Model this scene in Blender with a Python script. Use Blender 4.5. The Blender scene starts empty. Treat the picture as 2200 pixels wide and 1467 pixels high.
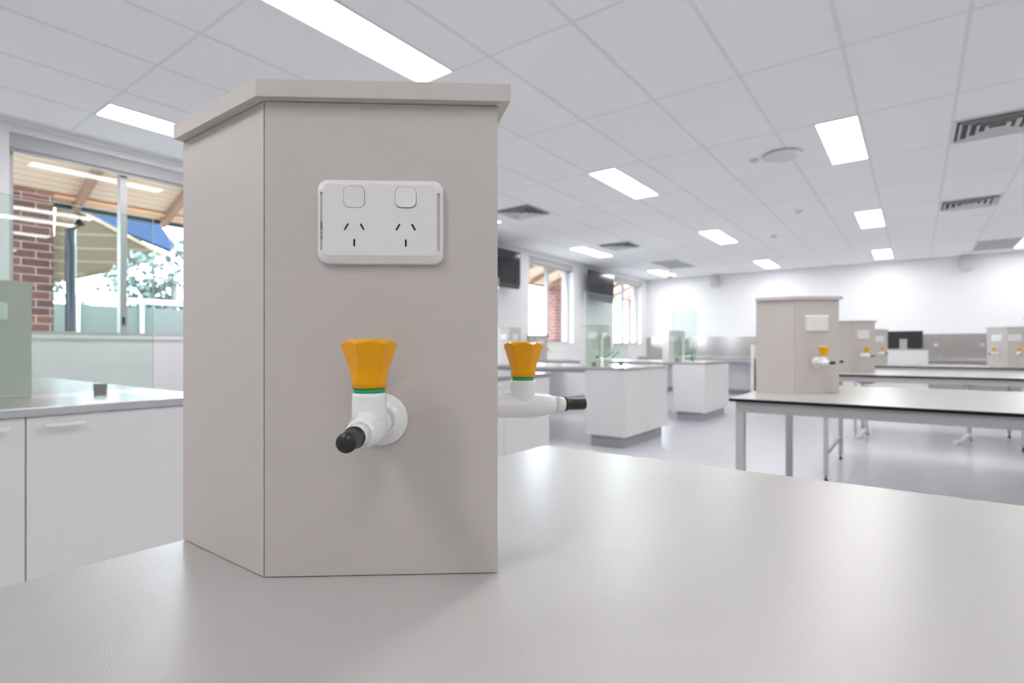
import bpy, bmesh, math, random
from mathutils import Vector, Matrix

random.seed(7)
R = math.radians
C = bpy.context.scene.collection
W, H = 2200, 1467

# ------------------------------------------------------------------ camera, world, exposure
TH = R(36.6)                       # the camera looks 36.6 degrees to the left of the room's long axis (+Y)
CAM_Z = 1.114
FPX = 1168.0
cam = bpy.data.cameras.new('camera')
cam.sensor_width = 36.0
cam.lens = FPX / W * 36.0
cam.shift_y = (748 - 733.5) / W
cam.clip_start = 0.03
cam.clip_end = 200
cam.dof.use_dof = True
cam.dof.focus_distance = 0.50
cam.dof.aperture_fstop = 7.0
camo = bpy.data.objects.new('camera', cam)
C.objects.link(camo)
camo.location = (0, 0, CAM_Z)
camo.rotation_euler = (R(90), 0, TH)
bpy.context.scene.camera = camo

world = bpy.data.worlds.new('overcast_sky')
bpy.context.scene.world = world
world.use_nodes = True
bg = world.node_tree.nodes['Background']
bg.inputs[0].default_value = (0.78, 0.87, 1.0, 1)
bg.inputs[1].default_value = 20.0
vs = bpy.context.scene.view_settings
vs.view_transform = 'Standard'
vs.look = 'None'
vs.exposure = 0.28
vs.gamma = 1.0
vs.use_curve_mapping = False

sun = bpy.data.lights.new('sun', 'SUN')
sun.energy = 2.5
sun.angle = R(3)
suno = bpy.data.objects.new('sun', sun)
C.objects.link(suno)
suno.location = (-20, 0, 20)
suno.rotation_euler = Vector((0.30, 0.35, -1.0)).to_track_quat('-Z', 'Y').to_euler()

PANEL_STRENGTH = 18.0

# ------------------------------------------------------------------ materials
MATS = {}
def mat(name, col, rough=0.5, metal=0.0, noise=0.0, nscale=20.0, bump=0.0, bscale=400.0, spec=0.5, coat=0.0):
    if name in MATS: return MATS[name]
    m = bpy.data.materials.new(name); m.use_nodes = True
    nt = m.node_tree; b = nt.nodes['Principled BSDF']
    b.inputs['Base Color'].default_value = (*col, 1)
    b.inputs['Roughness'].default_value = rough
    b.inputs['Metallic'].default_value = metal
    b.inputs['Specular IOR Level'].default_value = spec
    if coat: b.inputs['Coat Weight'].default_value = coat; b.inputs['Coat Roughness'].default_value = 0.08
    tc = nt.nodes.new('ShaderNodeTexCoord')
    if noise:
        n = nt.nodes.new('ShaderNodeTexNoise'); n.inputs['Scale'].default_value = nscale; n.inputs['Detail'].default_value = 4
        nt.links.new(tc.outputs['Object'], n.inputs['Vector'])
        mx = nt.nodes.new('ShaderNodeMix'); mx.data_type = 'RGBA'
        mx.inputs[6].default_value = (*[c * (1 - noise) for c in col], 1)
        mx.inputs[7].default_value = (*[min(1, c * (1 + noise)) for c in col], 1)
        nt.links.new(n.outputs['Fac'], mx.inputs[0]); nt.links.new(mx.outputs[2], b.inputs['Base Color'])
    if bump:
        n2 = nt.nodes.new('ShaderNodeTexNoise'); n2.inputs['Scale'].default_value = bscale; n2.inputs['Detail'].default_value = 3
        nt.links.new(tc.outputs['Object'], n2.inputs['Vector'])
        bp = nt.nodes.new('ShaderNodeBump'); bp.inputs['Strength'].default_value = bump; bp.inputs['Distance'].default_value = 0.0006
        nt.links.new(n2.outputs['Fac'], bp.inputs['Height']); nt.links.new(bp.outputs[0], b.inputs['Normal'])
    MATS[name] = m
    return m

def emis(name, col, s):
    m = bpy.data.materials.new(name); m.use_nodes = True
    b = m.node_tree.nodes['Principled BSDF']
    b.inputs['Base Color'].default_value = (*col, 1)
    b.inputs['Emission Color'].default_value = (*col, 1)
    b.inputs['Emission Strength'].default_value = s
    MATS[name] = m
    return m

def glass(name, tint, ior=1.5):
    m = bpy.data.materials.new(name); m.use_nodes = True
    nt = m.node_tree; nt.nodes.clear()
    out = nt.nodes.new('ShaderNodeOutputMaterial'); mx = nt.nodes.new('ShaderNodeMixShader')
    tr = nt.nodes.new('ShaderNodeBsdfTransparent'); gl = nt.nodes.new('ShaderNodeBsdfGlossy'); fr = nt.nodes.new('ShaderNodeFresnel')
    tr.inputs[0].default_value = (*tint, 1); gl.inputs['Roughness'].default_value = 0.01; gl.inputs[0].default_value = (1, 1, 1, 1)
    fr.inputs[0].default_value = ior
    ge = nt.nodes.new('ShaderNodeNewGeometry'); iv = nt.nodes.new('ShaderNodeMath'); iv.operation = 'SUBTRACT'; iv.inputs[0].default_value = 1.0
    mu = nt.nodes.new('ShaderNodeMath'); mu.operation = 'MULTIPLY'; nt.links.new(ge.outputs['Backfacing'], iv.inputs[1])
    nt.links.new(iv.outputs[0], mu.inputs[0]); nt.links.new(fr.outputs[0], mu.inputs[1])
    nt.links.new(mu.outputs[0], mx.inputs[0]); nt.links.new(tr.outputs[0], mx.inputs[1]); nt.links.new(gl.outputs[0], mx.inputs[2])
    nt.links.new(mx.outputs[0], out.inputs[0])
    MATS[name] = m
    return m

def brickmat():
    m = bpy.data.materials.new('red_brick'); m.use_nodes = True
    nt = m.node_tree; b = nt.nodes['Principled BSDF']; b.inputs['Roughness'].default_value = 0.95; b.inputs['Specular IOR Level'].default_value = 0.0
    tc = nt.nodes.new('ShaderNodeTexCoord'); sp = nt.nodes.new('ShaderNodeSeparateXYZ'); ad = nt.nodes.new('ShaderNodeMath'); ad.operation = 'ADD'
    cb = nt.nodes.new('ShaderNodeCombineXYZ'); br = nt.nodes.new('ShaderNodeTexBrick')
    nt.links.new(tc.outputs['Object'], sp.inputs[0]); nt.links.new(sp.outputs[0], ad.inputs[0]); nt.links.new(sp.outputs[1], ad.inputs[1])
    nt.links.new(ad.outputs[0], cb.inputs[0]); nt.links.new(sp.outputs[2], cb.inputs[1]); nt.links.new(cb.outputs[0], br.inputs['Vector'])
    br.inputs['Color1'].default_value = (0.15, 0.062, 0.05, 1); br.inputs['Color2'].default_value = (0.09, 0.045, 0.045, 1)
    br.inputs['Mortar'].default_value = (0.32, 0.23, 0.19, 1); br.inputs['Scale'].default_value = 1.0
    br.inputs['Mortar Size'].default_value = 0.006; br.inputs['Brick Width'].default_value = 0.24; br.inputs['Row Height'].default_value = 0.086
    nt.links.new(br.outputs['Color'], b.inputs['Base Color'])
    MATS['red_brick'] = m
    return m

def stripemat(name, c1, c2, axis, period, rough=0.7):
    m = bpy.data.materials.new(name); m.use_nodes = True
    nt = m.node_tree; b = nt.nodes['Principled BSDF']; b.inputs['Roughness'].default_value = 0.95; b.inputs['Specular IOR Level'].default_value = 0.0
    tc = nt.nodes.new('ShaderNodeTexCoord'); sp = nt.nodes.new('ShaderNodeSeparateXYZ')
    mo = nt.nodes.new('ShaderNodeMath'); mo.operation = 'FRACT'; di = nt.nodes.new('ShaderNodeMath'); di.operation = 'DIVIDE'; di.inputs[1].default_value = period
    lt = nt.nodes.new('ShaderNodeMath'); lt.operation = 'LESS_THAN'; lt.inputs[1].default_value = 0.12
    mx = nt.nodes.new('ShaderNodeMix'); mx.data_type = 'RGBA'; mx.inputs[6].default_value = (*c1, 1); mx.inputs[7].default_value = (*c2, 1)
    nt.links.new(tc.outputs['Object'], sp.inputs[0]); nt.links.new(sp.outputs[axis], di.inputs[0]); nt.links.new(di.outputs[0], mo.inputs[0])
    nt.links.new(mo.outputs[0], lt.inputs[0]); nt.links.new(lt.outputs[0], mx.inputs[0]); nt.links.new(mx.outputs[2], b.inputs['Base Color'])
    MATS[name] = m
    return m

M_wall = mat('white_paint', (0.80, 0.80, 0.82), 0.6, bump=0.1, bscale=120)
M_ceil = mat('ceiling_tile_white', (0.94, 0.94, 0.95), 0.85, noise=0.015, nscale=60)
M_bar = mat('ceiling_bar_white', (0.82, 0.83, 0.85), 0.5, noise=0.01)
M_floor = mat('blue_grey_vinyl', (0.57, 0.57, 0.62), 0.20, noise=0.03, nscale=6, bump=0.04, bscale=90)
M_lam = mat('white_laminate', (0.465, 0.449, 0.440), 0.22, noise=0.012, nscale=8, bump=0.35, bscale=900)
M_core = mat('black_compact_core', (0.008, 0.008, 0.009), 0.6, noise=0.05, spec=0.2)
M_ped = mat('greige_laminate', (0.575, 0.530, 0.500), 0.42, noise=0.012, nscale=5, bump=0.12, bscale=700)
M_gap = mat('dark_joint', (0.035, 0.028, 0.022), 0.8, noise=0.05)
M_plas = mat('white_plastic', (0.80, 0.79, 0.80), 0.28, noise=0.008)
M_enam = mat('white_enamel', (0.84, 0.85, 0.85), 0.12, noise=0.008, coat=0.4)
M_yel = mat('yellow_gloss_plastic', (0.88, 0.39, 0.001), 0.2, noise=0.01, spec=0.3)
M_ora = mat('dark_orange_plastic', (0.42, 0.12, 0.02), 0.35, noise=0.02)
M_grn = mat('green_plastic', (0.0, 0.36, 0.14), 0.35, noise=0.02)
M_slotg = mat('green_shutter', (0.0, 0.11, 0.045), 0.5, noise=0.02)
M_blk = mat('black_rubber', (0.018, 0.018, 0.019), 0.38, noise=0.1)
M_slot = mat('slot_black', (0.006, 0.006, 0.006), 0.7, noise=0.1)
M_cab = mat('white_cabinet_board', (0.73, 0.725, 0.715), 0.38, noise=0.008)
M_kick = mat('grey_vinyl_kick', (0.36, 0.36, 0.40), 0.5, noise=0.03)
M_steel = mat('brushed_stainless', (0.62, 0.61, 0.60), 0.20, metal=0.85, noise=0.03, nscale=3)
M_splash = mat('stainless_splashback', (0.54, 0.51, 0.49), 0.16, metal=0.9, noise=0.06, nscale=2)
M_frame = mat('grey_powdercoat', (0.53, 0.525, 0.525), 0.5, noise=0.02)
M_alu = mat('anodised_aluminium', (0.42, 0.41, 0.41), 0.4, metal=0.3, noise=0.03)
M_blind = mat('grey_blind_fabric', (0.50, 0.50, 0.52), 0.8, noise=0.03)
M_scr = mat('black_screen', (0.02, 0.022, 0.03), 0.12, noise=0.03)
M_bez = mat('black_bezel', (0.02, 0.02, 0.02), 0.4, noise=0.03)
M_tap = mat('white_tap_coating', (0.80, 0.82, 0.82), 0.2, noise=0.01)
M_vent = mat('vent_white', (0.72, 0.72, 0.72), 0.5, noise=0.01)
M_ventd = mat('vent_shadow_grey', (0.10, 0.10, 0.11), 0.8, noise=0.05)
M_ret = mat('return_grille_grey', (0.58, 0.58, 0.61), 0.6, noise=0.03)
M_pan = emis('led_panel_diffuser', (1.0, 0.985, 0.96), PANEL_STRENGTH)
M_glass = glass('window_glass', (0.95, 0.97, 0.97))
M_screen = glass('green_tinted_glass', (0.90, 0.955, 0.925))
M_gedge = mat('polished_glass_edge', (0.62, 0.80, 0.76), 0.15, noise=0.02)
M_brick = brickmat()
M_timb = stripemat('pine_soffit_boards', (0.50, 0.38, 0.27), (0.32, 0.235, 0.165), 2, 0.035)
M_beam = mat('timber_beam', (0.26, 0.16, 0.11), 0.6, noise=0.15, nscale=3, spec=0.05)
M_oran = mat('orange_fascia_timber', (0.55, 0.30, 0.16), 0.6, noise=0.15, nscale=3, spec=0.05)
M_pipe = mat('dark_downpipe_paint', (0.02, 0.022, 0.03), 0.4, noise=0.05)
M_blue = mat('blue_metal_roof', (0.013, 0.020, 0.037), 0.9, spec=0.0, noise=0.15, nscale=1.5)
M_leaf = mat('pale_leaves', (0.10, 0.12, 0.11), 0.9, spec=0.0, noise=0.35, nscale=4)
M_bark = mat('bark', (0.06, 0.05, 0.045), 0.9, noise=0.3, nscale=8, spec=0.05)
M_rail = mat('white_rail_paint', (0.30, 0.31, 0.31), 0.5, noise=0.02)
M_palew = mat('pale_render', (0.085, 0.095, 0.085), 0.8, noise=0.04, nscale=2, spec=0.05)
M_grass = mat('outdoor_paving', (0.14, 0.14, 0.135), 0.9, noise=0.2, nscale=0.8, spec=0.05)
M_red = mat('red_seat_plastic', (0.28, 0.07, 0.06), 0.4, noise=0.04)
M_clamp = mat('satin_grey_clamp', (0.20, 0.19, 0.18), 0.35, noise=0.03)
M_bfront = mat('warm_grey_board', (0.34, 0.33, 0.32), 0.5, noise=0.02)
M_txt = mat('label_ink', (0.02, 0.02, 0.02), 0.6, noise=0.05)

# ------------------------------------------------------------------ mesh helpers
def box(bm, x0, x1, y0, y1, z0, z1, bev=0.0, seg=2, mi=0):
    vs_ = [bm.verts.new((x, y, z)) for x in (x0, x1) for y in (y0, y1) for z in (z0, z1)]
    idx = [(0, 1, 3, 2), (4, 6, 7, 5), (0, 4, 5, 1), (2, 3, 7, 6), (0, 2, 6, 4), (1, 5, 7, 3)]
    fs = [bm.faces.new([vs_[i] for i in f]) for f in idx]
    for f in fs: f.material_index = mi
    if bev:
        es = list({e for f in fs for e in f.edges})
        bmesh.ops.bevel(bm, geom=es, offset=bev, segments=seg, affect='EDGES', profile=0.7)

def prism(bm, pts, z0, z1, bev=0.0, mi=0, mat4=None):
    n = len(pts)
    a = [bm.verts.new((p[0], p[1], z0)) for p in pts]; b = [bm.verts.new((p[0], p[1], z1)) for p in pts]
    fs = [bm.faces.new(list(reversed(a))), bm.faces.new(b)]
    for i in range(n): fs.append(bm.faces.new((a[i], a[(i + 1) % n], b[(i + 1) % n], b[i])))
    for f in fs: f.material_index = mi
    vset = a + b
    if bev:
        es = list({e for f in fs for e in f.edges})
        r = bmesh.ops.bevel(bm, geom=es, offset=bev, segments=2, affect='EDGES', profile=0.7)
    if mat4 is not None:
        bmesh.ops.transform(bm, matrix=mat4, verts=vset if not bev else bm.verts[:])

def lathe(bm, prof, n=40, mat4=None, mi=0, cap=True):
    """prof: list of (r, h) turned about Z."""
    rings = []
    for r, h in prof:
        if r < 1e-6: rings.append([bm.verts.new((0, 0, h))])
        else: rings.append([bm.verts.new((r * math.cos(2 * math.pi * k / n), r * math.sin(2 * math.pi * k / n), h)) for k in range(n)])
    allv = [v for g in rings for v in g]
    for a, b in zip(rings, rings[1:]):
        for k in range(n):
            k2 = (k + 1) % n
            if len(a) == 1 and len(b) == 1: continue
            if len(a) == 1: f = bm.faces.new((a[0], b[k2], b[k]))
            elif len(b) == 1: f = bm.faces.new((a[k], a[k2], b[0]))
            else: f = bm.faces.new((a[k], a[k2], b[k2], b[k]))
            f.smooth = True; f.material_index = mi
    if cap:
        if len(rings[0]) > 1: bm.faces.new(list(reversed(rings[0])))
        if len(rings[-1]) > 1: bm.faces.new(rings[-1])
    if mat4 is not None: bmesh.ops.transform(bm, matrix=mat4, verts=allv)

def tube(bm, pts, r, n=12, mi=0):
    rings = []
    P_ = [Vector(p) for p in pts]
    up = Vector((0, 0, 1))
    for i, p in enumerate(P_):
        d = (P_[min(i + 1, len(P_) - 1)] - P_[max(i - 1, 0)]).normalized()
        u = d.cross(up) if abs(d.dot(up)) < 0.95 else d.cross(Vector((0, 1, 0)))
        u.normalize(); w = d.cross(u)
        rr = r[i] if isinstance(r, (list, tuple)) else r
        rings.append([bm.verts.new(p + u * rr * math.cos(2 * math.pi * k / n) + w * rr * math.sin(2 * math.pi * k / n)) for k in range(n)])
    for a, b in zip(rings, rings[1:]):
        for k in range(n):
            f = bm.faces.new((a[k], a[(k + 1) % n], b[(k + 1) % n], b[k])); f.smooth = True; f.material_index = mi
    bm.faces.new(list(reversed(rings[0]))); bm.faces.new(rings[-1])

def obj(name, bm, m, parent=None, loc=(0, 0, 0), rz=0, smooth=False):
    bmesh.ops.recalc_face_normals(bm, faces=bm.faces)
    me = bpy.data.meshes.new(name); bm.to_mesh(me); bm.free()
    for x in (m if isinstance(m, (list, tuple)) else [m]): me.materials.append(x)
    o = bpy.data.objects.new(name, me); C.objects.link(o)
    o.location = loc; o.rotation_euler = (0, 0, rz)
    if parent: o.parent = parent
    return o

def NB(): return bmesh.new()
def bx(name, m, x0, x1, y0, y1, z0, z1, parent=None, bev=0.0):
    bm = NB(); box(bm, x0, x1, y0, y1, z0, z1, bev); return obj(name, bm, m, parent)

def tag(o, label=None, cat=None, group=None, kind=None):
    if label: o['label'] = label
    if cat: o['category'] = cat
    if group: o['group'] = group
    if kind: o['kind'] = kind
    return o
def struct(o): o['kind'] = 'structure'; return o
def empty(name, loc=(0, 0, 0), rz=0):
    o = bpy.data.objects.new(name, None); C.objects.link(o); o.location = loc; o.rotation_euler = (0, 0, rz); o.empty_display_size = 0.1
    return o
def copy_tree(o, parent=None):
    c = o.copy(); C.objects.link(c)
    if parent is not None: c.parent = parent
    for ch in [x for x in bpy.data.objects if x.parent == o]:
        copy_tree(ch, c)
    return c

def cut(o, cutter_bm):
    bmesh.ops.recalc_face_normals(cutter_bm, faces=cutter_bm.faces)
    me = bpy.data.meshes.new('cutter'); cutter_bm.to_mesh(me); cutter_bm.free()
    k = bpy.data.objects.new('cutter', me); C.objects.link(k)
    k.parent = o
    md = o.modifiers.new('cut', 'BOOLEAN'); md.operation = 'DIFFERENCE'; md.solver = 'EXACT'; md.object = k
    bpy.context.view_layer.update()
    dg = bpy.context.evaluated_depsgraph_get()
    nm = bpy.data.meshes.new_from_object(o.evaluated_get(dg))
    o.modifiers.clear(); o.data = nm
    bpy.data.objects.remove(k)

def rrect(w, h, r, n=6):
    pts = []
    for cx, cy, a0 in ((w / 2 - r, h / 2 - r, 0), (-w / 2 + r, h / 2 - r, 90), (-w / 2 + r, -h / 2 + r, 180), (w / 2 - r, -h / 2 + r, 270)):
        for k in range(n + 1):
            a = R(a0 + 90 * k / n); pts.append((cx + r * math.cos(a), cy + r * math.sin(a)))
    return pts

# ------------------------------------------------------------------ room shell
CEIL = 2.954
XL, XR, YN, YF = -5.85, 6.6, -4.6, 14.0
WT = 0.28
struct(bx('floor', M_floor, XL - WT, XR + WT, YN - WT, YF + WT, -0.12, 0.0))
ceil = struct(bx('ceiling', M_ceil, XL - WT, XR + WT, YN - WT, YF + WT, CEIL, CEIL + 0.12))
bm = NB()
x = -5.76
gx = []
while x < XR: gx.append(x); x += 0.6
for x in gx: box(bm, x - 0.012, x + 0.012, YN, YF, CEIL - 0.0025, CEIL + 0.001)
y = 1.465 - 1.2 * 5
while y < YF:
    if y > YN: box(bm, XL, XR, y - 0.009, y + 0.009, CEIL - 0.0018, CEIL + 0.001)
    y += 1.2
obj('ceiling_grid', bm, M_bar, ceil)
bm = NB(); box(bm, XL, XL + 0.05, YN, YF, CEIL - 0.035, CEIL)
struct(obj('trim_1', bm, M_wall))
WIN = [(1.10, 2.74), (4.77, 6.41), (8.42, 10.06), (11.98, 13.62)]
WZ0, WZ1 = 1.215, 2.86
bm = NB()
box(bm, XL - WT, XL, YN - WT, YF + WT, 0, WZ0)
box(bm, XL - WT, XL, YN - WT, YF + WT, WZ1, CEIL)
ys = [YN - WT] + [v for w in WIN for v in w] + [YF + WT]
for a, b in zip(ys[0::2], ys[1::2]): box(bm, XL - WT, XL, a, b, WZ0, WZ1)
struct(obj('wall_left', bm, M_wall))
struct(bx('wall_far', M_wall, XL, XR, YF, YF + WT, 0, CEIL))
struct(bx('wall_right', M_wall, XR, XR + WT, YN - WT, YF + WT, 0, CEIL))
struct(bx('wall_rear', M_wall, XL, XR, YN - WT, YN, 0, CEIL))
struct(bx('baseboard_left', M_kick, XL, XL + 0.012, YN, YF, 0, 0.1))
struct(bx('baseboard_far', M_kick, XL + 0.012, XR, YF - 0.012, YF, 0, 0.1))

def window(i, y0, y1, right=False):
    t = struct(empty('window_%d' % i, (XL - 0.16 if not right else XR + 0.16, (y0 + y1) / 2, WZ0), math.pi if right else 0))
    hw = (y1 - y0) / 2; hh = WZ1 - WZ0
    bm = NB(); f = 0.045
    box(bm, -0.03, 0.04, -hw, -hw + f, 0, hh); box(bm, -0.03, 0.04, hw - f, hw, 0, hh)
    box(bm, -0.03, 0.04, -hw + f, hw - f, 0, f); box(bm, -0.03, 0.04, -hw + f, hw - f, hh - f, hh)
    obj('window_frame', bm, M_alu, t)
    bx('mullion', M_alu, -0.03, 0.045, -0.025, 0.03, f, hh - f, t)
    bx('window_pane', M_glass, -0.004, 0.002, -hw + f, -0.025, f, hh - f, t)
    bx('window_pane', M_glass, -0.012, -0.006, 0.03, hw - f, f, hh - f, t)
    l = bx('latch', M_bez, 0.045, 0.06, -0.012, 0.012, 0.12, 0.19, t, 0.003)
    bx('window_sill', M_wall, 0.04, 0.175, -hw - 0.0, hw + 0.0, -0.02, 0.012, t, 0.003)
    bx('blind_box', M_blind, 0.05, 0.145, -hw + 0.004, hw - 0.004, hh - 0.115, hh - 0.001, t, 0.006)
    bx('blind_bottom_bar', M_alu, 0.085, 0.105, -hw + 0.01, hw - 0.01, hh - 0.14, hh - 0.115, t, 0.004)
for i, (a, b) in enumerate(WIN): window(i + 1, a, b)

# ------------------------------------------------------------------ ceiling fittings
def light_panel(x0, y0, label, group='ceiling light panels'):
    w, l = 0.285, 1.17
    t = tag(empty('ceiling_light', (x0 + w / 2, y0 + 0.6, CEIL)), label, 'ceiling light', group)
    bm = NB(); e = 0.007
    for a in ((-w / 2 - e, -w / 2, -l / 2 - e, l / 2 + e), (w / 2, w / 2 + e, -l / 2 - e, l / 2 + e), (-w / 2, w / 2, -l / 2 - e, -l / 2), (-w / 2, w / 2, l / 2, l / 2 + e)):
        box(bm, a[0], a[1], a[2], a[3], -0.009, 0)
    obj('light_frame', bm, M_vent, t)
    bx('diffuser', M_pan, -w / 2, w / 2, -l / 2, l / 2, -0.006, 0, t)
    return t
LP = [(-2.755, 1.465, 'long glowing ceiling panel cut by the top edge of the photo, above the near pedestal'),
      (-5.15, 1.465, 'glowing ceiling panel nearest the left window, partly behind the near pedestal cap'),
      (-2.755, 5.065, 'slanted glowing ceiling panel just right of the near pedestal'),
      (-5.12, 8.665, 'glowing ceiling panel above the second wall screen'),
      (-2.755, 8.665, 'glowing ceiling panel in the middle row, third from the camera'),
      (-5.12, 12.265, 'small glowing ceiling panel nearest the far left corner'),
      (-2.755, 12.265, 'small glowing ceiling panel above the second pedestal, close to the far wall'),
      (-0.66, 5.065, 'largest squarish glowing ceiling panel in the upper right'),
      (-0.66, 8.665, 'middle of the three squarish glowing ceiling panels on the right'),
      (-0.66, 12.265, 'squarish glowing ceiling panel nearest the far wall on the right'),
      (1.45, 12.265, 'glowing ceiling panel cut by the right edge of the photo')]
for a in LP: light_panel(*a)
HID = 'glowing ceiling panel outside the photo'
for x0 in (-5.12, -2.755, -0.66, 1.45, 3.85):
    for y0 in (-2.135, 1.465, 5.065, 8.665, 12.265):
        if any(abs(x0 - a[0]) < 0.2 and abs(y0 - a[1]) < 0.2 for a in LP): continue
        light_panel(x0, y0, 'glowing ceiling panel hidden behind the near pedestal' if (x0, y0) == (-5.12, 5.065) else HID, 'ceiling panels out of view')

def diffuser_vent(x0, y0, label):
    s = 0.6
    t = tag(empty('ceiling_vent', (x0 + 0.3, y0 + 0.3, CEIL)), label, 'air vent', 'square louvred air vents')
    bm = NB()
    for a in ((-.3, -.27, -.3, .3), (.27, .3, -.3, .3), (-.27, .27, -.3, -.27), (-.27, .27, .27, .3)): box(bm, a[0], a[1], a[2], a[3], -0.01, 0)
    obj('vent_frame', bm, M_vent, t)
    bx('vent_throat', M_ventd, -.27, .27, -.27, .27, -0.003, 0, t)
    for k in range(4):
        r = 0.235 - 0.058 * k
        bm = NB(); h0, h1 = -0.004, -0.03 + 0.002 * k
        o_, i_ = r + 0.018, r - 0.006
        A = [bm.verts.new((sx * o_, sy * o_, h1)) for sx, sy in ((-1, -1), (1, -1), (1, 1), (-1, 1))]
        B = [bm.verts.new((sx * i_, sy * i_, h0)) for sx, sy in ((-1, -1), (1, -1), (1, 1), (-1, 1))]
        A2 = [bm.verts.new((v.co.x, v.co.y, v.co.z + 0.003)) for v in A]; B2 = [bm.verts.new((v.co.x, v.co.y, v.co.z + 0.003)) for v in B]
        for q in range(4):
            p = (q + 1) % 4
            bm.faces.new((A[q], A[p], B[p], B[q])); bm.faces.new((A2[q], B2[q], B2[p], A2[p])); bm.faces.new((A[q], A2[q], A2[p], A[p])); bm.faces.new((B[q], B[p], B2[p], B2[q]))
        obj('louvre', bm, M_vent, t)
diffuser_vent(-4.56, 5.665, 'square louvred air vent just right of the near pedestal, left side of the ceiling')
diffuser_vent(-4.56, 8.665, 'square louvred air vent above the second wall screen on the left')
diffuser_vent(0.24, 5.665, 'large louvred air vent cut by the right edge of the photo')
diffuser_vent(0.24, 8.665, 'louvred air vent on the right, further back than the large one')
def ret_grille(x0, y0, label):
    t = tag(empty('return_air_grille', (x0 + 0.3, y0 + 0.6, CEIL)), label, 'air vent', 'grey return air grilles')
    bm = NB()
    for a in ((-.3, -.275, -.6, .6), (.275, .3, -.6, .6), (-.275, .275, -.6, -.575), (-.275, .275, .575, .6)): box(bm, a[0], a[1], a[2], a[3], -0.008, 0)
    obj('grille_frame', bm, M_vent, t)
    bm = NB(); k = -0.57
    while k < 0.57: box(bm, -.275, .275, k, k + 0.012, -0.006, -0.002); k += 0.024
    obj('grille_slats', bm, M_ret, t)
    bx('grille_backing', M_ret, -.275, .275, -.575, .575, -0.002, 0, t)
ret_grille(-4.56, 11.065, 'flat grey return air grille on the ceiling near the far left corner')
ret_grille(0.84, 12.265, 'flat grey return air grille on the ceiling near the right edge by the far wall')
# white ceiling speaker-like box, sensors
t = tag(empty('access_point', (-1.02, 5.66, CEIL)), 'shallow round white unit on the ceiling left of the big square light', 'ceiling unit')
bm = NB(); lathe(bm, [(0, -0.04), (0.12, -0.038), (0.16, -0.028), (0.17, -0.012)], 40); obj('unit_cover', bm, M_vent, t)
bm = NB(); lathe(bm, [(0.15, -0.012), (0.15, 0)], 40); obj('unit_base', bm, M_ret, t)
t = tag(empty('motion_sensor', (-1.27, 5.66, CEIL)), 'tiny white sensor on the ceiling beside the shallow round unit', 'sensor')
bm = NB(); lathe(bm, [(0, -0.035), (0.025, -0.03), (0.035, -0.01)], 24); obj('sensor_lens', bm, M_vent, t)
bm = NB(); lathe(bm, [(0.045, -0.01), (0.045, 0)], 24); obj('sensor_base', bm, M_plas, t)
for (x, y, l) in ((-1.255, 8.11, 'nearer small white smoke detector on the ceiling'), (-1.864, 9.68, 'farther small white smoke detector on the ceiling')):
    t = tag(empty('smoke_detector', (x, y, CEIL)), l, 'smoke detector', 'smoke detectors')
    bm = NB(); lathe(bm, [(0, -0.04), (0.03, -0.038), (0.045, -0.02), (0.05, 0)], 24); obj('detector_dome', bm, M_vent, t)
    bm = NB(); lathe(bm, [(0.056, -0.006), (0.056, 0)], 24); obj('detector_base', bm, M_plas, t)
t = tag(empty('security_camera', (-4.75, 12.75, CEIL)), 'small dark camera hanging from the ceiling before the far left corner', 'security camera')
bm = NB(); tube(bm, [(0, 0, 0), (0, 0, -0.10)], 0.018); obj('camera_stem', bm, M_bez, t)
bm = NB(); lathe(bm, [(0, -0.16), (0.05, -0.15), (0.085, -0.115), (0.09, -0.10), (0.03, -0.085)], 24); obj('camera_dome', bm, M_frame, t)
for (x, l) in ((-4.05, 'small white wall speaker on the left of the far wall'), (0.81, 'small white wall speaker on the right of the far wall')):
    t = tag(empty('wall_speaker', (x, YF, 2.78)), l, 'speaker', 'wall speakers')
    bx('speaker_case', M_vent, -.075, .075, -.15, -.03, -.13, .13, t, 0.01)
    bx('speaker_grille', M_ret, -.065, .065, -.155, -.15, -.12, .12, t, 0.002)
    bx('wall_bracket', M_vent, -.02, .02, -.03, 0, -.04, .04, t)

# ------------------------------------------------------------------ wall screens
def tv(y0, y1, z0, z1, x, label):
    t = tag(empty('wall_screen', (x, (y0 + y1) / 2, (z0 + z1) / 2)), label, 'television', 'wall mounted screens')
    hy, hz = (y1 - y0) / 2, (z1 - z0) / 2
    bx('screen_case', M_bez, -0.05, 0, -hy, hy, -hz, hz, t, 0.006)
    bx('screen_glass', M_scr, 0, 0.002, -hy + .012, hy - .012, -hz + .02, hz - .012, t)
    bx('wall_bracket', M_bez, XL - x, -0.05, -0.2, 0.2, -0.15, 0.15, t, 0.005)
    bx('sound_bar', M_bez, -0.045, 0.03, -hy * 0.9, hy * 0.9, -hz - 0.055, -hz - 0.005, t, 0.01)
tv(6.55, 7.79, 2.205, 2.80, -5.60, 'black wall screen mostly hidden behind the near pedestal, left of the narrow window')
tv(10.35, 11.5, 2.20, 2.80, -5.60, 'black wall screen mounted between the two far narrow windows')

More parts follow.
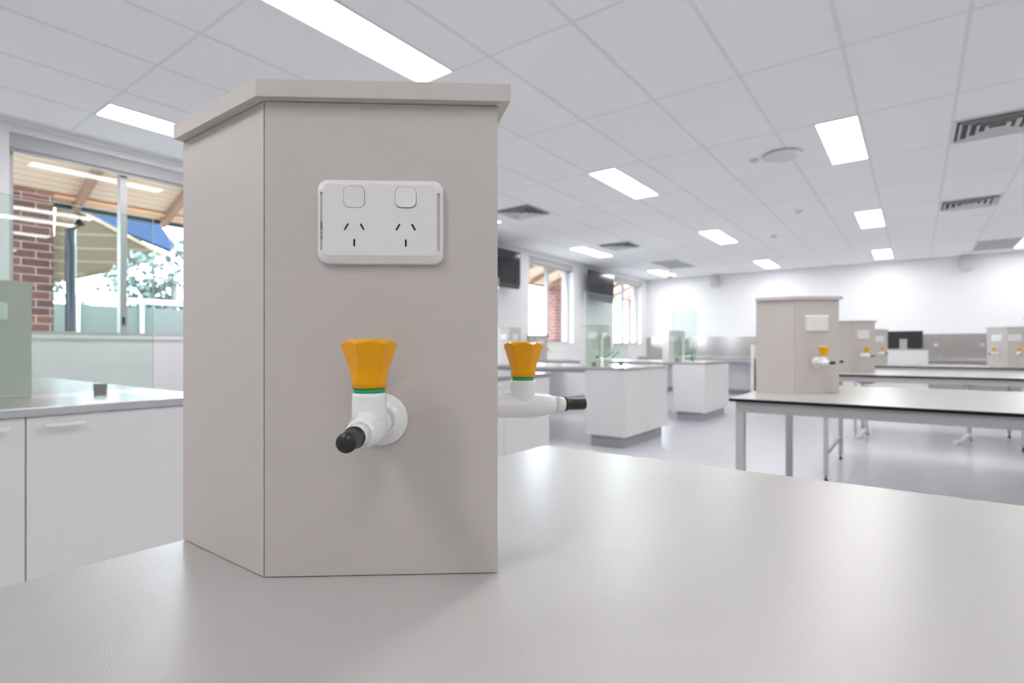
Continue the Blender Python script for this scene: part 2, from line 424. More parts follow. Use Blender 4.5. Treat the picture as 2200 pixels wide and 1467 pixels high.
# ------------------------------------------------------------------ power outlet and gas tap (built facing -Y)
def make_outlet(parent, detail=True, text=False, w=0.116, h=0.078):
    bm = NB()
    outer = rrect(w, h, 0.0095, 8)
    steps = [(0.0, outer), (0.0045, outer)]
    inner = [(p[0] * 0.985, p[1] * 0.985) for p in outer]
    steps.append((0.0056, inner))
    front = [(a, b + 0.0013) for a, b in rrect(w - 0.0125, h - 0.0125, 0.005, 8)]
    steps.append((0.0090, front))
    rings = [[bm.verts.new((p[0], -d, p[1])) for p in pts] for d, pts in steps]
    n = len(outer)
    for a, b in zip(rings, rings[1:]):
        for k in range(n): bm.faces.new((a[k], a[(k + 1) % n], b[(k + 1) % n], b[k]))
    bm.faces.new(rings[0]); bm.faces.new(list(reversed(rings[-1])))
    o = obj('power_outlet', bm, M_plas, parent)
    tag(o, label='white double power outlet plate')
    if not detail: return o
    toY = Matrix.Rotation(R(90), 4, 'X')          # z -> -y
    cb = NB()
    sw = [(-0.0236, 0.0222), (0.0236, 0.0222)]
    for cx, cz in sw:
        prism(cb, [(p[0] + cx, p[1] + cz) for p in rrect(0.0197, 0.0197, 0.0052)], 0.006, 0.02)
    slots = []
    for cx in (-0.0236, 0.0236):
        for (dx, dz, ang) in ((-0.0072, -0.0052, -30), (0.0072, -0.0052, 30), (0.0, -0.0200, 0)):
            slots.append((cx + dx, dz, ang))
            c_, s_ = math.cos(R(ang)), math.sin(R(ang))
            pts = []
            for a, b in ((-0.0009, -0.0034), (0.0009, -0.0034), (0.0009, 0.0034), (-0.0009, 0.0034)):
                pts.append((cx + dx + a * c_ - b * s_, dz + a * s_ + b * c_))
            prism(cb, pts, 0.0055, 0.02)
    for s_ in (-1, 1):
        prism(cb, [(p[0] + s_ * (w / 2 - 0.0042), p[1]) for p in rrect(0.0026, 0.054, 0.0012)], 0.0046, 0.02)
    bmesh.ops.transform(cb, matrix=toY, verts=cb.verts[:])
    cut(o, cb)
    for i, (cx, cz) in enumerate(sw):
        bm = NB()
        prism(bm, rrect(0.0188, 0.0188, 0.0049), 0.0, 0.0035, bev=0.0005)
        bmesh.ops.transform(bm, matrix=toY, verts=bm.verts[:])
        s = obj('switch', bm, M_plas, o, (cx, -0.0062, cz)); s.rotation_euler = (R(3.0 if i == 0 else -4.5), 0, 0)
    for (cx, cz, ang) in slots:
        bm = NB(); box(bm, -0.00085, 0.00085, -0.0004, 0, -0.0033, 0.0033)
        s = obj('pin_slot', bm, M_slotg if ang == 30 else M_slot, o, (cx, -0.0056, cz)); s.rotation_euler = (0, R(ang) * -1, 0)
    if text:
        cu = bpy.data.curves.new('t', 'FONT'); cu.body = 'A-1 700'; cu.size = 0.0052; cu.extrude = 0.00005; cu.align_x = 'CENTER'
        to = bpy.data.objects.new('t', cu); C.objects.link(to)
        bpy.context.view_layer.update()
        me = bpy.data.meshes.new_from_object(to.evaluated_get(bpy.context.evaluated_depsgraph_get()))
        bpy.data.objects.remove(to)
        me.materials.clear(); me.materials.append(M_txt)
        t = bpy.data.objects.new('label_text', me); C.objects.link(t); t.parent = o
        t.matrix_local = Matrix.Translation((-w / 2 + 0.0062, -0.0078, -0.0085)) @ Matrix.Rotation(R(-36), 4, 'Z') @ Matrix.Rotation(R(90), 4, 'X') @ Matrix.Rotation(R(90), 4, 'Z')
    return o

def make_tap(parent, knob_rot=0.0):
    ax = Matrix.Rotation(R(90), 4, 'X')          # lathe axis z -> -y
    bm = NB()
    body = [(0.0132, 0.006), (0.0137, 0.03), (0.0145, 0.045), (0.0153, 0.056), (0.0150, 0.066), (0.0137, 0.076), (0.0117, 0.086), (0.0102, 0.0925), (0.0098, 0.0927)]
    lathe(bm, body, 48, ax)
    lathe(bm, [(0.0146, 0.0), (0.0146, 0.004), (0.0141, 0.0255), (0.0140, 0.0290), (0.0135, 0.0293)], 48, Matrix.Translation((0, -0.055, 0)))
    o = obj('gas_tap', bm, M_enam, parent)
    tag(o, label='white gas tap with yellow knob and black rubber tip')
    bm = NB(); lathe(bm, [(0.0247, 0.0), (0.0247, 0.0028), (0.0238, 0.0042), (0.0195, 0.0062), (0.0170, 0.0075), (0.0165, 0.0095), (0.0150, 0.0105), (0.0130, 0.0108)], 56, ax)
    obj('flange', bm, M_enam, o)
    bm = NB(); lathe(bm, [(0.0099, 0.0925), (0.0083, 0.1030), (0.0080, 0.1040), (0.0074, 0.1058), (0.0068, 0.1080), (0.0062, 0.114)], 40, ax)
    obj('nozzle', bm, M_enam, o)
    bm = NB(); lathe(bm, [(0.0060, 0.1060), (0.0082, 0.1063), (0.0085, 0.1072), (0.0082, 0.1085), (0.0074, 0.1092), (0.0073, 0.118), (0.0073, 0.1305), (0.0068, 0.1318), (0.0036, 0.1322), (0.0030, 0.1326), (0.0012, 0.1322), (0.0, 0.1322)], 40, ax)
    obj('rubber_tip', bm, M_blk, o)
    bm = NB(); lathe(bm, [(0.0129, 0.0293), (0.0131, 0.0296), (0.0131, 0.0332)], 48, Matrix.Translation((0, -0.055, 0)))
    obj('green_ring', bm, M_grn, o)
    # knob: circle at the foot blending into a flared hexagon, domed top
    bm = NB(); n = 96
    def hexr(a, k):
        b = (math.degrees(a) % 60) - 30
        hx = 0.895 / math.cos(R(b))
        return (1 - k) * 1.0 + k * min(hx, 1.012)
    ZB, ZT = 0.0440, 0.0700
    prof = [(0.0133, 0.0333, 0.0), (0.0143, 0.0336, 0.0), (0.0144, 0.0390, 0.1), (0.0149, 0.0440, 0.4), (0.0163, 0.0492, 0.75), (0.0179, 0.0544, 0.95), (0.0196, 0.0596, 1.0), (0.0212, 0.0648, 1.0), (0.0226, 0.0694, 1.0), (0.0227, 0.0700, 1.0)]
    top = [(0.0222, 0.9), (0.0195, 0.8), (0.0150, 0.4), (0.0100, 0.0)]
    edge = lambda rr: 0.0742 - 0.75 * max(0.0, rr - 0.0178)
    rings = []
    for r, z, k in prof:
        g = []
        for q in range(n):
            a = 2 * math.pi * q / n; rr = r * hexr(a, k)
            zz = z if z <= ZB else ZB + (z - ZB) / (ZT - ZB) * (edge(0.0227 * hexr(a, 1.0)) - 0.0004 - ZB)
            g.append(bm.verts.new((rr * math.cos(a), rr * math.sin(a), zz)))
        rings.append(g)
    for r, k in top:
        g = []
        for q in range(n):
            a = 2 * math.pi * q / n; rr = r * hexr(a, k)
            g.append(bm.verts.new((rr * math.cos(a), rr * math.sin(a), edge(rr))))
        rings.append(g)
    rings.append([bm.verts.new((0, 0, 0.0739))])
    for i, (a, b) in enumerate(zip(rings, rings[1:])):
        for q in range(n):
            q2 = (q + 1) % n
            f = bm.faces.new((a[q], a[q2], b[q2], b[q]) if len(b) > 1 else (a[q], a[q2], b[0]))
            f.smooth = not (len(prof) - 1 <= i)
    bm.faces.new(list(reversed(rings[0])))
    for e_ in bm.edges:
        if len(e_.link_faces) == 2 and e_.calc_face_angle(0) > R(20): e_.smooth = False
    k = obj('knob', bm, M_yel, o, (0, -0.055, 0), R(knob_rot))
    bm = NB(); lathe(bm, [(0.0096, 0.0735), (0.0096, 0.0741), (0.009, 0.0743), (0, 0.0743)], 32)
    obj('knob_disc', bm, M_ora, o, (0, -0.055, 0))
    return o

# ------------------------------------------------------------------ service pedestal
A = 39.3
SL, CHF = 0.170, 0.218
DX, DY = CHF * math.cos(R(A)), CHF * math.sin(R(A))
def make_pedestal(height, text=False, name='service_pedestal', full=False, slen=SL):
    t = empty(name)
    if full: pts = [(-slen, 0 - DY), (slen, -DY), (slen + DX, 0), (slen, DY), (-slen, DY), (-slen - DX, 0)]
    else: pts = [(0, -DY), (slen, -DY), (slen + DX, 0), (slen, DY), (0, DY)]
    n = len(pts); zt = height - 0.0165
    def off(d, flags=None):
        out = []
        for i in range(n):
            p0, p1, p2 = Vector(pts[i - 1]), Vector(pts[i]), Vector(pts[(i + 1) % n])
            e1, e2 = (p1 - p0).normalized(), (p2 - p1).normalized()
            n1, n2 = Vector((e1.y, -e1.x)), Vector((e2.y, -e2.x))
            d1 = d if not flags or flags[(i - 1) % n] else 0; d2 = d if not flags or flags[i] else 0
            det = n1.x * n2.y - n1.y * n2.x
            b1, b2 = n1.dot(p1) + d1, n2.dot(p1) + d2
            out.append(((b1 * n2.y - b2 * n1.y) / det, (n1.x * b2 - n2.x * b1) / det))
        return out
    bm = NB(); prism(bm, off(-0.004), 0.0003, zt); obj('carcass', bm, M_gap, t)
    for i in range(n):
        a, b = Vector(pts[i]), Vector(pts[(i + 1) % n]); e = (b - a).normalized(); nn = Vector((e.y, -e.x))
        back = (not full) and i == n - 1
        nm = 'back_panel' if back else ('side_panel' if abs(e.y) < 0.01 else 'front_panel')
        g = 0.0008
        tip = lambda v: abs(v.y) < 1e-6
        a2 = a + e * (0 if tip(a) else g * (1.0 if nm == 'front_panel' else 0.2)); b2 = b - e * (0 if tip(b) else g * (1.0 if nm == 'front_panel' else 0.2))
        q = [a2, b2, b2 - nn * 0.0065 - e * 0.003, a2 - nn * 0.0065 + e * 0.003]
        bm = NB(); prism(bm, [(v.x, v.y) for v in q], 0.0009, zt - 0.0006)
        obj(nm, bm, M_ped, t)
    fl = [True] * n
    if not full: fl[n - 1] = False
    bm = NB(); prism(bm, off(0.0098, fl), zt, height, bev=0.0006); obj('cap', bm, M_ped, t)
    return t
def on_face(o, which, z, slen=SL):
    s = -1 if which == 0 else 1
    o.location = (slen + DX / 2, s * DY / 2, z); o.rotation_euler = (0, 0, R(A if s < 0 else 180 - A))

TT = 0.900
ped = make_pedestal(0.4610)
ped.location = (-0.658, 0.407, TT)
tag(ped, 'large grey-beige service pedestal filling the foreground with white power outlet and yellow gas tap', 'service pedestal', 'grey-beige service pedestals')
o1 = make_outlet(ped, True, True); on_face(o1, 0, 0.3315)
t1 = make_tap(ped, 15); on_face(t1, 0, 0.1475)
t1['label'] = 'white gas tap with yellow knob, seen head-on on the front face'
o2 = make_outlet(ped, True); on_face(o2, 1, 0.3315)
t2 = make_tap(ped, 14); on_face(t2, 1, 0.1475)
t2['label'] = 'white gas tap with yellow knob, seen from the side past the right edge'
def place_ped(x, y, z, label, rz=0, src=ped):
    p = copy_tree(src); p.location = (x, y, z); p.rotation_euler = (0, 0, rz)
    tag(p, label, 'service pedestal', 'grey-beige service pedestals')
    for ch in p.children:
        if ch.name.startswith('gas_tap'): ch['label'] = 'white gas tap with yellow knob and black rubber tip'
        if ch.name.startswith('power_outlet'):
            for g in list(ch.children):
                if g.name.startswith('label_text'): bpy.data.objects.remove(g)
    return p
place_ped(-0.632, 3.005, TT, 'grey-beige service pedestal on the second long bench, next largest after the foreground one')
place_ped(-0.632, 5.80, TT, 'grey-beige service pedestal on the third long bench, half hidden behind the second pedestal')
place_ped(-0.632, 8.58, TT, 'smallest grey-beige service pedestal of the row, left of the black monitor')
# double-ended pedestals at the middle of the long benches (bench 3 and 4)
hexp = make_pedestal(0.461, full=True, slen=0.095)
def hex_fit(p):
    f = []
    o = copy_tree(o2, p); o.location = (0.095 + DX / 2 - 0.0, DY / 2, 0.3315)
    for (x, y, rz) in ((-0.03, -DY, 0), (-0.095 - DX / 2, -DY / 2, -A)):
        o = copy_tree(o2, p); o.location = (x, y, 0.3315); o.rotation_euler = (0, 0, R(rz)); tag(o, label='white double power outlet plate')
        q = copy_tree(t2, p); q.location = (x + (0.03 if rz == 0 else 0), y, 0.1475); q.rotation_euler = (0, 0, R(rz)); q['label'] = 'white gas tap with yellow knob and black rubber tip'
for ch in [c_ for c_ in hexp.children if c_.name.startswith(('power', 'gas'))]: bpy.data.objects.remove(ch)
hex_fit(hexp)
hexp.location = (0.945, 8.58, TT)
tag(hexp, 'six-sided grey service pedestal near the right edge with two yellow knobs', 'service pedestal', 'grey-beige service pedestals')
h2 = copy_tree(hexp); h2.location = (0.955, 5.80, TT)
tag(h2, 'service pedestal cut by the right edge of the photo, only a thin strip showing', 'service pedestal', 'grey-beige service pedestals')

# ------------------------------------------------------------------ long benches
def long_bench(y0, label, x0=-0.645, x1=2.55, d=1.2, legs=((0.0, 'l'), (0.60, 'm'), (1.2, 'l')), stool=False):
    t = tag(empty('lab_table', (x0, y0, 0)), label, 'table', 'long white laboratory tables')
    L = x1 - x0
    tp = bx('tabletop', M_core, 0, L, 0, d, TT - 0.0135, TT - 0.0012, t, 0.0008)
    bx('laminate_surface', M_lam, 0.0006, L - 0.0006, 0.0006, d - 0.0006, TT - 0.0012, TT, tp)
    tp['label'] = 'black tabletop edge'
    fz1 = TT - 0.0138; fz0 = fz1 - 0.045; s = 0.034; e = 0.022
    bm = NB()
    for (a, b, c_, d_) in ((e, L - e, e, e + s), (e, L - e, d - e - s, d - e), (e, e + s, e + s, d - e - s), (L - e - s, L - e, e + s, d - e - s), (L / 2 - s / 2, L / 2 + s / 2, e + s, d - e - s)):
        box(bm, a, b, c_, d_, fz0, fz1)
    obj('frame_rail', bm, M_frame, t)
    for lx in (e, L / 2 - s, L - e - s):
        for ly in (e, d - e - s):
            l = bx('leg', M_frame, lx, lx + s, ly, ly + s, 0.045, fz0, t, 0.002)
            bm = NB(); lathe(bm, [(0.017, 0.0), (0.017, 0.012), (0.008, 0.018), (0.008, 0.046)], 16, Matrix.Translation((lx + s / 2, ly + s / 2, 0)))
            obj('levelling_foot', bm, M_blk, l)
    for lx in (e, L / 2 - s, L - e - s):
        bx('stretcher', M_frame, lx + 0.006, lx + s - 0.006, e + s, d - e - s, 0.21, 0.235, t, 0.002)
    return t
long_bench(-0.193, 'white laminate lab table filling the foreground under the large pedestal', x0=-0.657, x1=2.54)
long_bench(2.43, 'second white lab table with a black edge and grey legs, behind the foreground table')
long_bench(5.20, 'third white lab table with a black edge, between the second and the fourth')
b4 = long_bench(7.98, 'farthest white lab table, in front of the white teacher desk')
bx('cable_tray', M_blk, 1.30, 1.52, 0.07, 0.25, TT - 0.075, TT - 0.0595, b4, 0.004)

def stool(x, y, rz, label):
    t = tag(empty('stool', (x, y, 0), rz), label, 'stool', 'white-legged stools')
    bm = NB(); lathe(bm, [(0, 0.665), (0.06, 0.67), (0.12, 0.69), (0.135, 0.705), (0.13, 0.71), (0.0, 0.70)], 32); obj('seat', bm, M_red, t)
    bm = NB(); tube(bm, [(0.0, 0, 0.655), (0, 0, 0.10)], 0.022); obj('post', bm, M_enam, t)
    for k in range(1):
        a = 0.0
        bm = NB(); tube(bm, [(-0.05, 0, 0.024), (0, 0, 0.10), (0.05, 0, 0.075), (0.17, 0, 0.03), (0.26, 0, 0.024)], [0.022, 0.03, 0.028, 0.024, 0.022]); obj('foot', bm, M_enam, t)
stool(-0.50, 8.12, R(-110), 'white-legged stool with a red seat under the left end of the farthest table')
stool(0.50, 8.32, R(-120), 'white-legged stool under the right part of the farthest table')

# ------------------------------------------------------------------ sink islands along the window wall
PX0, PX1 = -2.56, XL + 0.002
names = ['nearest left', 'second', 'third', 'fourth']
def island(k, y0, y1):
    who = ['sink island at the left edge', 'sink island just behind the near pedestal', 'nearer sink island in the middle', 'farther sink island in the middle'][k]
    ct = tag(empty('countertop', (0, y0, 0)), 'grey steel countertop of the ' + who, 'countertop', 'steel island countertops')
    bx('counter_slab', M_steel, PX1, PX0 + 0.012, -0.012, y1 - y0 + 0.012, TT - 0.032, TT, ct, 0.003)
    bx('support_rail', M_frame, PX1, PX0 - 0.55, 0.10, 0.14, TT - 0.075, TT - 0.0325, ct)
    bx('support_rail', M_frame, PX1, PX0 - 0.55, y1 - y0 - 0.14, y1 - y0 - 0.10, TT - 0.075, TT - 0.0325, ct)
    # end cabinet
    cd = 0.50; cz0, cz1 = 0.13, TT - 0.0325
    t = tag(empty('base_cabinet', (PX0, y0, 0)), 'white two-door base cabinet at the end of the ' + who, 'cabinet', 'white island end cabinets')
    yy = y1 - y0; m = yy / 2
    bx('cabinet_body', M_cab, -cd, -0.0185, 0, yy, cz0, cz1, t, 0.001)
    bx('gap_shadow_liner', M_gap, -0.0185, -0.004, 0.003, yy - 0.003, cz0 + 0.003, cz1 - 0.003, t)
    for (a, b, ha) in ((0.0, m - 0.0018, m - 0.165), (m + 0.0018, yy, m + 0.05)):
        d = bx('door', M_cab, -0.018, 0, a, b, cz0, cz1 - 0.003, t, 0.001)
        bm = NB(); box(bm, 0.022, 0.032, ha, ha + 0.118, 0.826, 0.837, 0.004); box(bm, 0.0, 0.024, ha + 0.012, ha + 0.026, 0.828, 0.835); box(bm, 0.0, 0.024, ha + 0.092, ha + 0.106, 0.828, 0.835)
        obj('door_handle', bm, M_plas, d)
    bx('kickboard', M_kick, -cd + 0.05, -0.055, 0.05, yy - 0.05, 0, cz0, t)
    # glass screen
    gx_ = -3.085
    g = tag(empty('splash_screen', (gx_, (y0 + y1) / 2, TT)), 'clear greenish glass splash screen standing on the ' + who, 'glass screen', 'glass splash screens')
    hw = yy / 2 - 0.045
    bx('glass_sheet', M_screen, -0.005, 0.005, -hw, hw, 0.010, 0.865, g)
    bm = NB(); box(bm, -0.005, 0.005, -hw - 0.0008, -hw, 0.010, 0.865); box(bm, -0.005, 0.005, hw, hw + 0.0008, 0.010, 0.865); box(bm, -0.005, 0.005, -hw, hw, 0.865, 0.8665)
    obj('glass_edge', bm, M_gedge, g)
    for cy in (-hw + 0.22, hw - 0.22):
        bx('glass_clamp', M_clamp, -0.02, 0.02, cy - 0.022, cy + 0.022, 0.0, 0.048, g, 0.002)
    # tall pedestal behind the glass and a second one nearer the wall
    yc = (y0 + y1) / 2
    labs = ['grey-green pedestal behind the glass at the left edge', 'grey pedestal on the island hidden by the near pedestal', 'grey-green pedestal behind the glass of the nearer middle sink island', 'grey-green pedestal behind the glass of the farther middle sink island']
    p = copy_tree(tallped); p.location = (-3.135, yc, TT); p.rotation_euler = (0, 0, math.pi)
    tag(p, labs[k], 'service pedestal', 'tall sink pedestals')
    p = copy_tree(tallped); p.location = (-4.52, yc, TT); p.rotation_euler = (0, 0, math.pi)
    tag(p, ['grey pedestal on the wall end of the leftmost sink island', 'grey pedestal on the wall end of the hidden sink island', 'small grey pedestal with white outlet, just right of the near pedestal', 'grey pedestal on the wall end of the farther sink island'][k], 'service pedestal', 'tall sink pedestals')
    # lab tap
    t = tag(empty('swan_neck_tap', (-3.0, y0 + 0.31, TT)), 'white swan-neck lab tap with green handles on the ' + who, 'tap', 'white swan-neck taps')
    bm = NB(); lathe(bm, [(0.028, 0), (0.028, 0.012), (0.018, 0.02), (0.016, 0.11)], 20)
    obj('tap_base', bm, M_tap, t)
    bm = NB(); pts = [(0, 0, 0.10), (0, 0, 0.30)] + [(0.075 - 0.075 * math.cos(a), 0, 0.30 + 0.085 * math.sin(a)) for a in [math.pi * q / 10 for q in range(1, 11)]] + [(0.15, 0, 0.25), (0.15, 0, 0.22)]
    pts = [(p_[0] * 0.5, p_[0] * 0.85, p_[2]) for p_ in pts]
    tube(bm, pts, 0.012); obj('spout', bm, M_tap, t)
    bm = NB(); tube(bm, [(-0.06, -0.05, 0.09), (0, 0, 0.09), (0.08, 0.10, 0.09)], 0.013); obj('valve_bar', bm, M_tap, t)
    for (x_, y_) in ((-0.05, -0.045), (0.0, 0.03)):
        bm = NB(); lathe(bm, [(0.0, 0), (0.020, 0.0), (0.024, 0.012), (0.022, 0.026), (0, 0.028)], 18, Matrix.Translation((x_ + 0.012, y_, 0.095))); obj('green_handle', bm, M_grn, t)
    for (x_, y_) in ((0.02, 0.05), (0.07, 0.11)):
        bm = NB(); tube(bm, [(x_, y_, 0.10), (x_ + 0.03, y_ + 0.03, 0.135), (x_ + 0.07, y_ + 0.07, 0.175)], [0.008, 0.007, 0.010]); obj('green_lever', bm, M_grn, t)
tallped = make_pedestal(0.506)
# keep its outlet on the flat back and on the side
bp = make_outlet(tallped, False); bp.location = (0, 0, 0.37); bp.rotation_euler = (0, 0, R(-90))
bp2 = make_outlet(tallped, False); bp2.location = (0.09, DY, 0.37); bp2.rotation_euler = (0, 0, R(180))
ISL = [(-0.115, 1.165), (2.71, 3.99), (5.53, 6.79), (8.35, 9.63)]
for k, (a, b) in enumerate(ISL): island(k, a, b)
for c_ in list(tallped.children): 
    for g in list(c_.children): bpy.data.objects.remove(g)
    bpy.data.objects.remove(c_)
bpy.data.objects.remove(tallped)

p = place_ped(XL + 0.01, 8.50, TT, 'small grey pedestal against the wall under the near edge of the narrow window')
# gas tap on the wall by the narrow window
t = copy_tree(t1); t.parent = None; t.location = (XL, 10.35, 1.075); t.rotation_euler = (0, 0, R(90))
del t['label']
tag(t, 'gas tap with yellow knob fixed to the wall right of the narrow window', 'gas tap')
bx('tap_flange_plate', M_plas, -0.03, 0.03, -0.001, 0.0, -0.03, 0.03, t)

# far wall bench with steel splashback
t = tag(empty('far_bench', (0, YF, 0)), 'open-fronted bench along the far wall in the left corner', 'bench')
bx('bench_top', M_steel, XL + 0.003, -3.06, -0.60, -0.008, TT - 0.032, TT, t, 0.003)
bx('apron', M_frame, XL + 0.02, -3.08, -0.57, -0.55, TT - 0.10, TT - 0.0325, t)
bx('end_panel', M_cab, -3.06, -3.0, -0.62, -0.008, 0, 1.19, t, 0.003)
bx('inner_panel', M_cab, -4.3, -4.27, -0.5, -0.02, 0, TT - 0.0325, t)
t = tag(empty('steel_splashback', (0, YF, 0.9)), 'brushed steel splashback running along the far wall at bench height', 'splashback')
for a in (-5.845, -3.765, -1.685, 0.395, 2.475, 4.515): bx('steel_panel', M_splash, a, a + 2.076, -0.006, -0.003, 0.0, 0.505, t)
t = tag(empty('far_bench', (0, YF, 0)), 'long low steel-topped bench under the splashback, behind the teacher desk', 'bench')
bx('bench_top', M_steel, -2.96, XR - 0.01, -0.60, -0.008, TT - 0.032, TT, t, 0.003)
bx('bench_front', M_bfront, -2.96, XR - 0.01, -0.56, -0.02, 0.1, TT - 0.0325, t)
bx('kickboard', M_kick, -2.94, XR - 0.02, -0.50, -0.03, 0.0, 0.1, t)
for (x_, l) in ((0.33, 'dark gas outlet on the steel splashback, right of the monitor'), (1.04, 'dark gas outlet on the steel splashback beside the six-sided pedestal')):
    t = tag(empty('gas_outlet', (x_, YF - 0.007, 1.17)), l, 'gas outlet', 'gas outlets on the splashback')
    bm = NB(); lathe(bm, [(0.04, 0), (0.04, 0.01), (0.025, 0.02)], 20, Matrix.Rotation(R(90), 4, 'X')); obj('outlet_flange', bm, M_frame, t)
    bm = NB(); lathe(bm, [(0.018, 0.02), (0.018, 0.07), (0.01, 0.10)], 20, Matrix.Rotation(R(90), 4, 'X')); obj('outlet_nozzle', bm, M_frame, t)

# teacher desk + monitor
t = tag(empty('teacher_desk', (-0.46, 11.6, 0)), 'plain white teacher desk block in front of the far wall', 'desk')
bx('desk_body', M_cab, -0.62, 0.63, 0, 0.62, 0.0, 0.87, t, 0.002)
bx('raised_screen_panel', M_cab, -0.62, 0.63, -0.0005, 0.04, 0.87, 1.075, t, 0.002)
bx('desk_side_panel', M_cab, 0.59, 0.63, 0.04, 0.62, 0.87, 1.075, t, 0.002)
bx('desk_shelf_top', M_frame, -0.62, 0.63, 0.0, 0.30, 1.075, 1.09, t, 0.002)
t = tag(empty('computer_monitor', (-0.17, 11.78, 1.09), R(-6)), 'black computer monitor seen from behind on the white teacher desk', 'monitor')
bx('screen_panel', M_bez, -0.27, 0.27, -0.012, 0.02, 0.02, 0.325, t, 0.005)
bx('stand_neck', M_alu, -0.055, 0.055, -0.055, -0.012, 0.0, 0.185, t, 0.01)
bx('stand_base', M_alu, -0.11, 0.11, -0.09, 0.08, 0.0, 0.012, t, 0.004)

# ------------------------------------------------------------------ outside, seen through the windows
struct_ground = bx('floor_outside', M_grass, -60, XL - WT, -30, 60, -0.35, -0.25); struct_ground['kind'] = 'structure'
for i, (ya, yb) in enumerate(((1.07, 1.77), (12.0, 12.7), (16.9, 18.2))):
    o = bx('brick_pillar', M_brick, -7.73, -7.5, ya, yb, -0.25, 2.78)
    tag(o, ['red brick verandah pillar outside the large left window', 'red brick verandah pillar seen through the nearer narrow window', 'red brick verandah pillar seen through the farther narrow window'][i], 'pillar', 'brick verandah pillars')
bm = NB(); tube(bm, [(-7.42, 1.98, 2.60), (-7.42, 1.98, 2.50), (-7.44, 1.90, 2.40), (-7.44, 1.90, 2.2), (-7.44, 1.90, -0.25)], 0.05)
tag(obj('downpipe', bm, M_pipe), 'dark downpipe beside the brick pillar outside the left window', 'downpipe')
vr = tag(empty('verandah_roof', (-6.13, 6, 3.34)), 'timber-lined verandah roof outside the windows', 'verandah roof')
zr = lambda X: 3.09 + 0.38 * (X + 6.8)
bm = NB()
ZX = [(-6.14, 0), (-7.95, 0)]
a = [bm.verts.new((X + 6.13, Y - 6, zr(X) - 3.34 + dz)) for X in (-6.14, -7.72) for Y in (-8, 22) for dz in (0, 0.05)]
for f in ((0, 1, 3, 2), (4, 6, 7, 5), (0, 4, 5, 1), (2, 3, 7, 6), (0, 2, 6, 4), (1, 5, 7, 3)): bm.faces.new([a[i] for i in f])
obj('soffit_lining', bm, M_timb, vr)
yy = 1.1 - 0.9 * 6
while yy < 20:
    bm = NB()
    a = [bm.verts.new((X + 6.13, Y - 6, zr(X) - 3.34 + dz)) for X in (-6.14, -7.68) for Y in (yy - 0.03, yy + 0.03) for dz in (-0.11, 0.0)]
    for f in ((0, 1, 3, 2), (4, 6, 7, 5), (0, 4, 5, 1), (2, 3, 7, 6), (0, 2, 6, 4), (1, 5, 7, 3)): bm.faces.new([a[i] for i in f])
    obj('rafter', bm, M_beam, vr); yy += 0.9
bm = NB(); box(bm, -7.62 + 6.13, -7.52 + 6.13, -14, 16, -0.58, -0.55); obj('edge_beam', bm, M_oran, vr)
bm = NB(); box(bm, -7.80 + 6.13, -7.725 + 6.13, -14, 16, -0.645, -0.56); obj('gutter', bm, M_pipe, vr)

def railing(y0, y1, x, label):
    t = tag(empty('railing', (x, y0, -0.25)), label, 'railing')
    L = y1 - y0
    bx('top_rail', M_rail, -0.03, 0.03, 0, L, 2.05, 2.13, t)
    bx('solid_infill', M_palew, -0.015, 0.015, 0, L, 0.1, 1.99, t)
    k = 0.0
    while k < L - 0.01:
        bx('rail_post', M_rail, 0.016, 0.05, k, k + 0.05, 0, 2.05, t); k += 0.8
railing(-1.5, 8.0, -9.6, 'white-topped solid balustrade outside the left window')

# neighbouring roof: blue gable with timber underside
t = tag(empty('neighbour_building', (-17.0, 6.0, -0.25)), 'neighbouring building with a blue metal roof and pine-lined eaves outside the left window', 'building')
def quadslab(bm, P4, th):
    v = [Vector(p) for p in P4]; nn = (v[1] - v[0]).cross(v[2] - v[0]).normalized() * th
    a = [bm.verts.new(p) for p in v]; b = [bm.verts.new(p + nn) for p in v]
    n = len(v)
    bm.faces.new(a); bm.faces.new(list(reversed(b)))
    for i in range(n): bm.faces.new((a[i], b[i], b[(i + 1) % n], a[(i + 1) % n]))
def loc(p): return (p[0] + 17.0, p[1] - 6.0, p[2] + 0.25)
cth, sth = math.cos(TH), math.sin(TH)
def ray(px, py, X):
    tt = (px - 1100) / FPX; z = X / (tt * cth - sth); return (X, (tt * sth + cth) * z, CAM_Z - (py - 748) * z / FPX)
bm = NB(); quadslab(bm, [loc(ray(120, 430, -16.0)), loc(ray(350, 550, -16.0)), loc(ray(285, 575, -19.0)), loc(ray(110, 612, -19.0))], 0.08); obj('pine_eaves', bm, stripemat('pine_eave_boards', (0.13, 0.092, 0.064), (0.21, 0.16, 0.12), 2, 0.28), t)
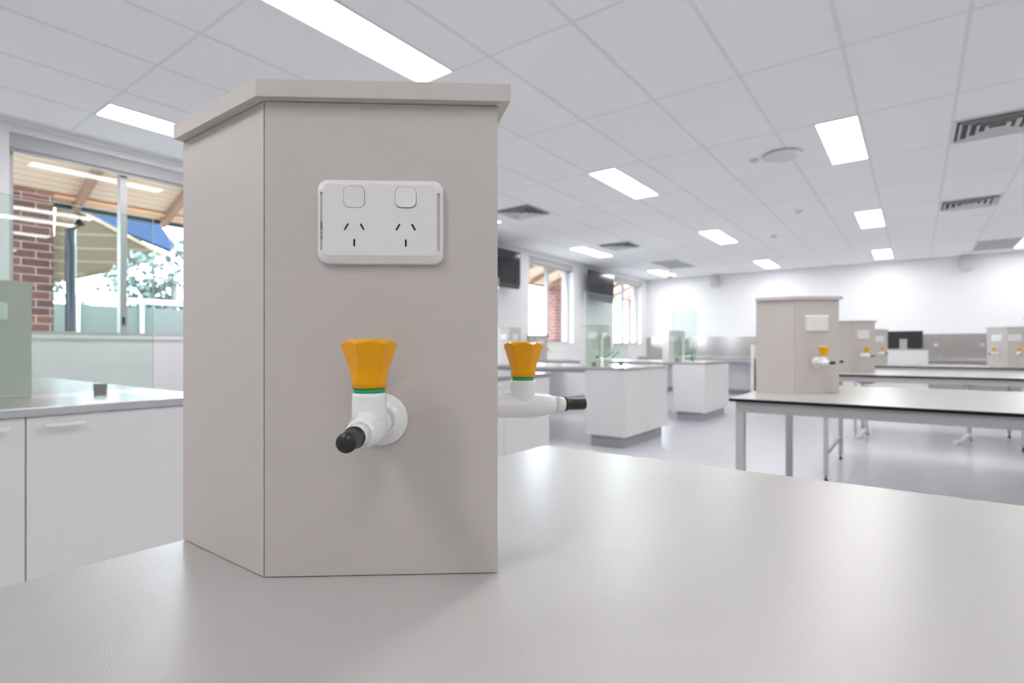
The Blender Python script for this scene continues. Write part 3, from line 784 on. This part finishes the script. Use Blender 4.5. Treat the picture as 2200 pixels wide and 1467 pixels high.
bm = NB(); quadslab(bm, [loc(ray(120, 445, -16.4)), loc(ray(388, 552, -16.4)), loc(ray(300, 428, -21)), loc(ray(120, 395, -21))], 0.08); obj('metal_roof', bm, M_blue, t)
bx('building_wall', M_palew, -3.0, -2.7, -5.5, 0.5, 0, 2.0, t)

def tree(x, y, h, r, label, n=1500):
    t = tag(empty('tree', (x, y, -0.25)), label, 'tree', 'trees outside the windows')
    bm = NB(); tube(bm, [(0, 0, 0), (0.08, 0.05, h * 0.4), (-0.05, 0.1, h * 0.8)], [0.14, 0.1, 0.04])
    rnd = random.Random(int(x * 100 + y * 7))
    tips = []
    for k in range(9):
        a = rnd.uniform(0, 6.28); z0 = h * rnd.uniform(0.25, 0.6); rr = r * rnd.uniform(0.6, 1.0)
        tip = (rr * math.cos(a), rr * math.sin(a), z0 + h * rnd.uniform(0.05, 0.35)); tips.append(tip)
        tube(bm, [(0.03, 0.03, z0), (tip[0] * 0.5, tip[1] * 0.5, z0 + (tip[2] - z0) * 0.7), tip], [0.05, 0.03, 0.012], 8)
    obj('trunk', bm, M_bark, t)
    bm = NB()
    cents = [(rnd.gauss(0, r * 0.45), rnd.gauss(0, r * 0.45), h * rnd.uniform(0.32, 1.0)) for _ in range(26)] + tips
    for _ in range(n):
        c0 = rnd.choice(cents); p = Vector((c0[0] + rnd.gauss(0, r * 0.17), c0[1] + rnd.gauss(0, r * 0.17), c0[2] + rnd.gauss(0, r * 0.14)))
        if p.z < 0.4: p.z = 0.4
        u = Vector((rnd.gauss(0, 1), rnd.gauss(0, 1), rnd.gauss(0, 1))).normalized(); w = u.orthogonal().normalized(); s = rnd.uniform(0.05, 0.10)
        a = [bm.verts.new(p + u * s), bm.verts.new(p + w * s * 0.5), bm.verts.new(p - u * s), bm.verts.new(p - w * s * 0.5)]
        bm.faces.new(a)
    o = obj('foliage', bm, M_leaf, t); return t
tree(-11.5, 4.45, 3.3, 0.75, 'leafy tree right of the mullion outside the left window', 1800)
tree(-13.6, 3.2, 2.6, 0.7, 'low leafy bush behind the balustrade outside the left window', 1600)
tree(-14.0, 6.4, 4.2, 0.9, 'pale tree in the distance outside the left window, partly behind the near pedestal', 1500)
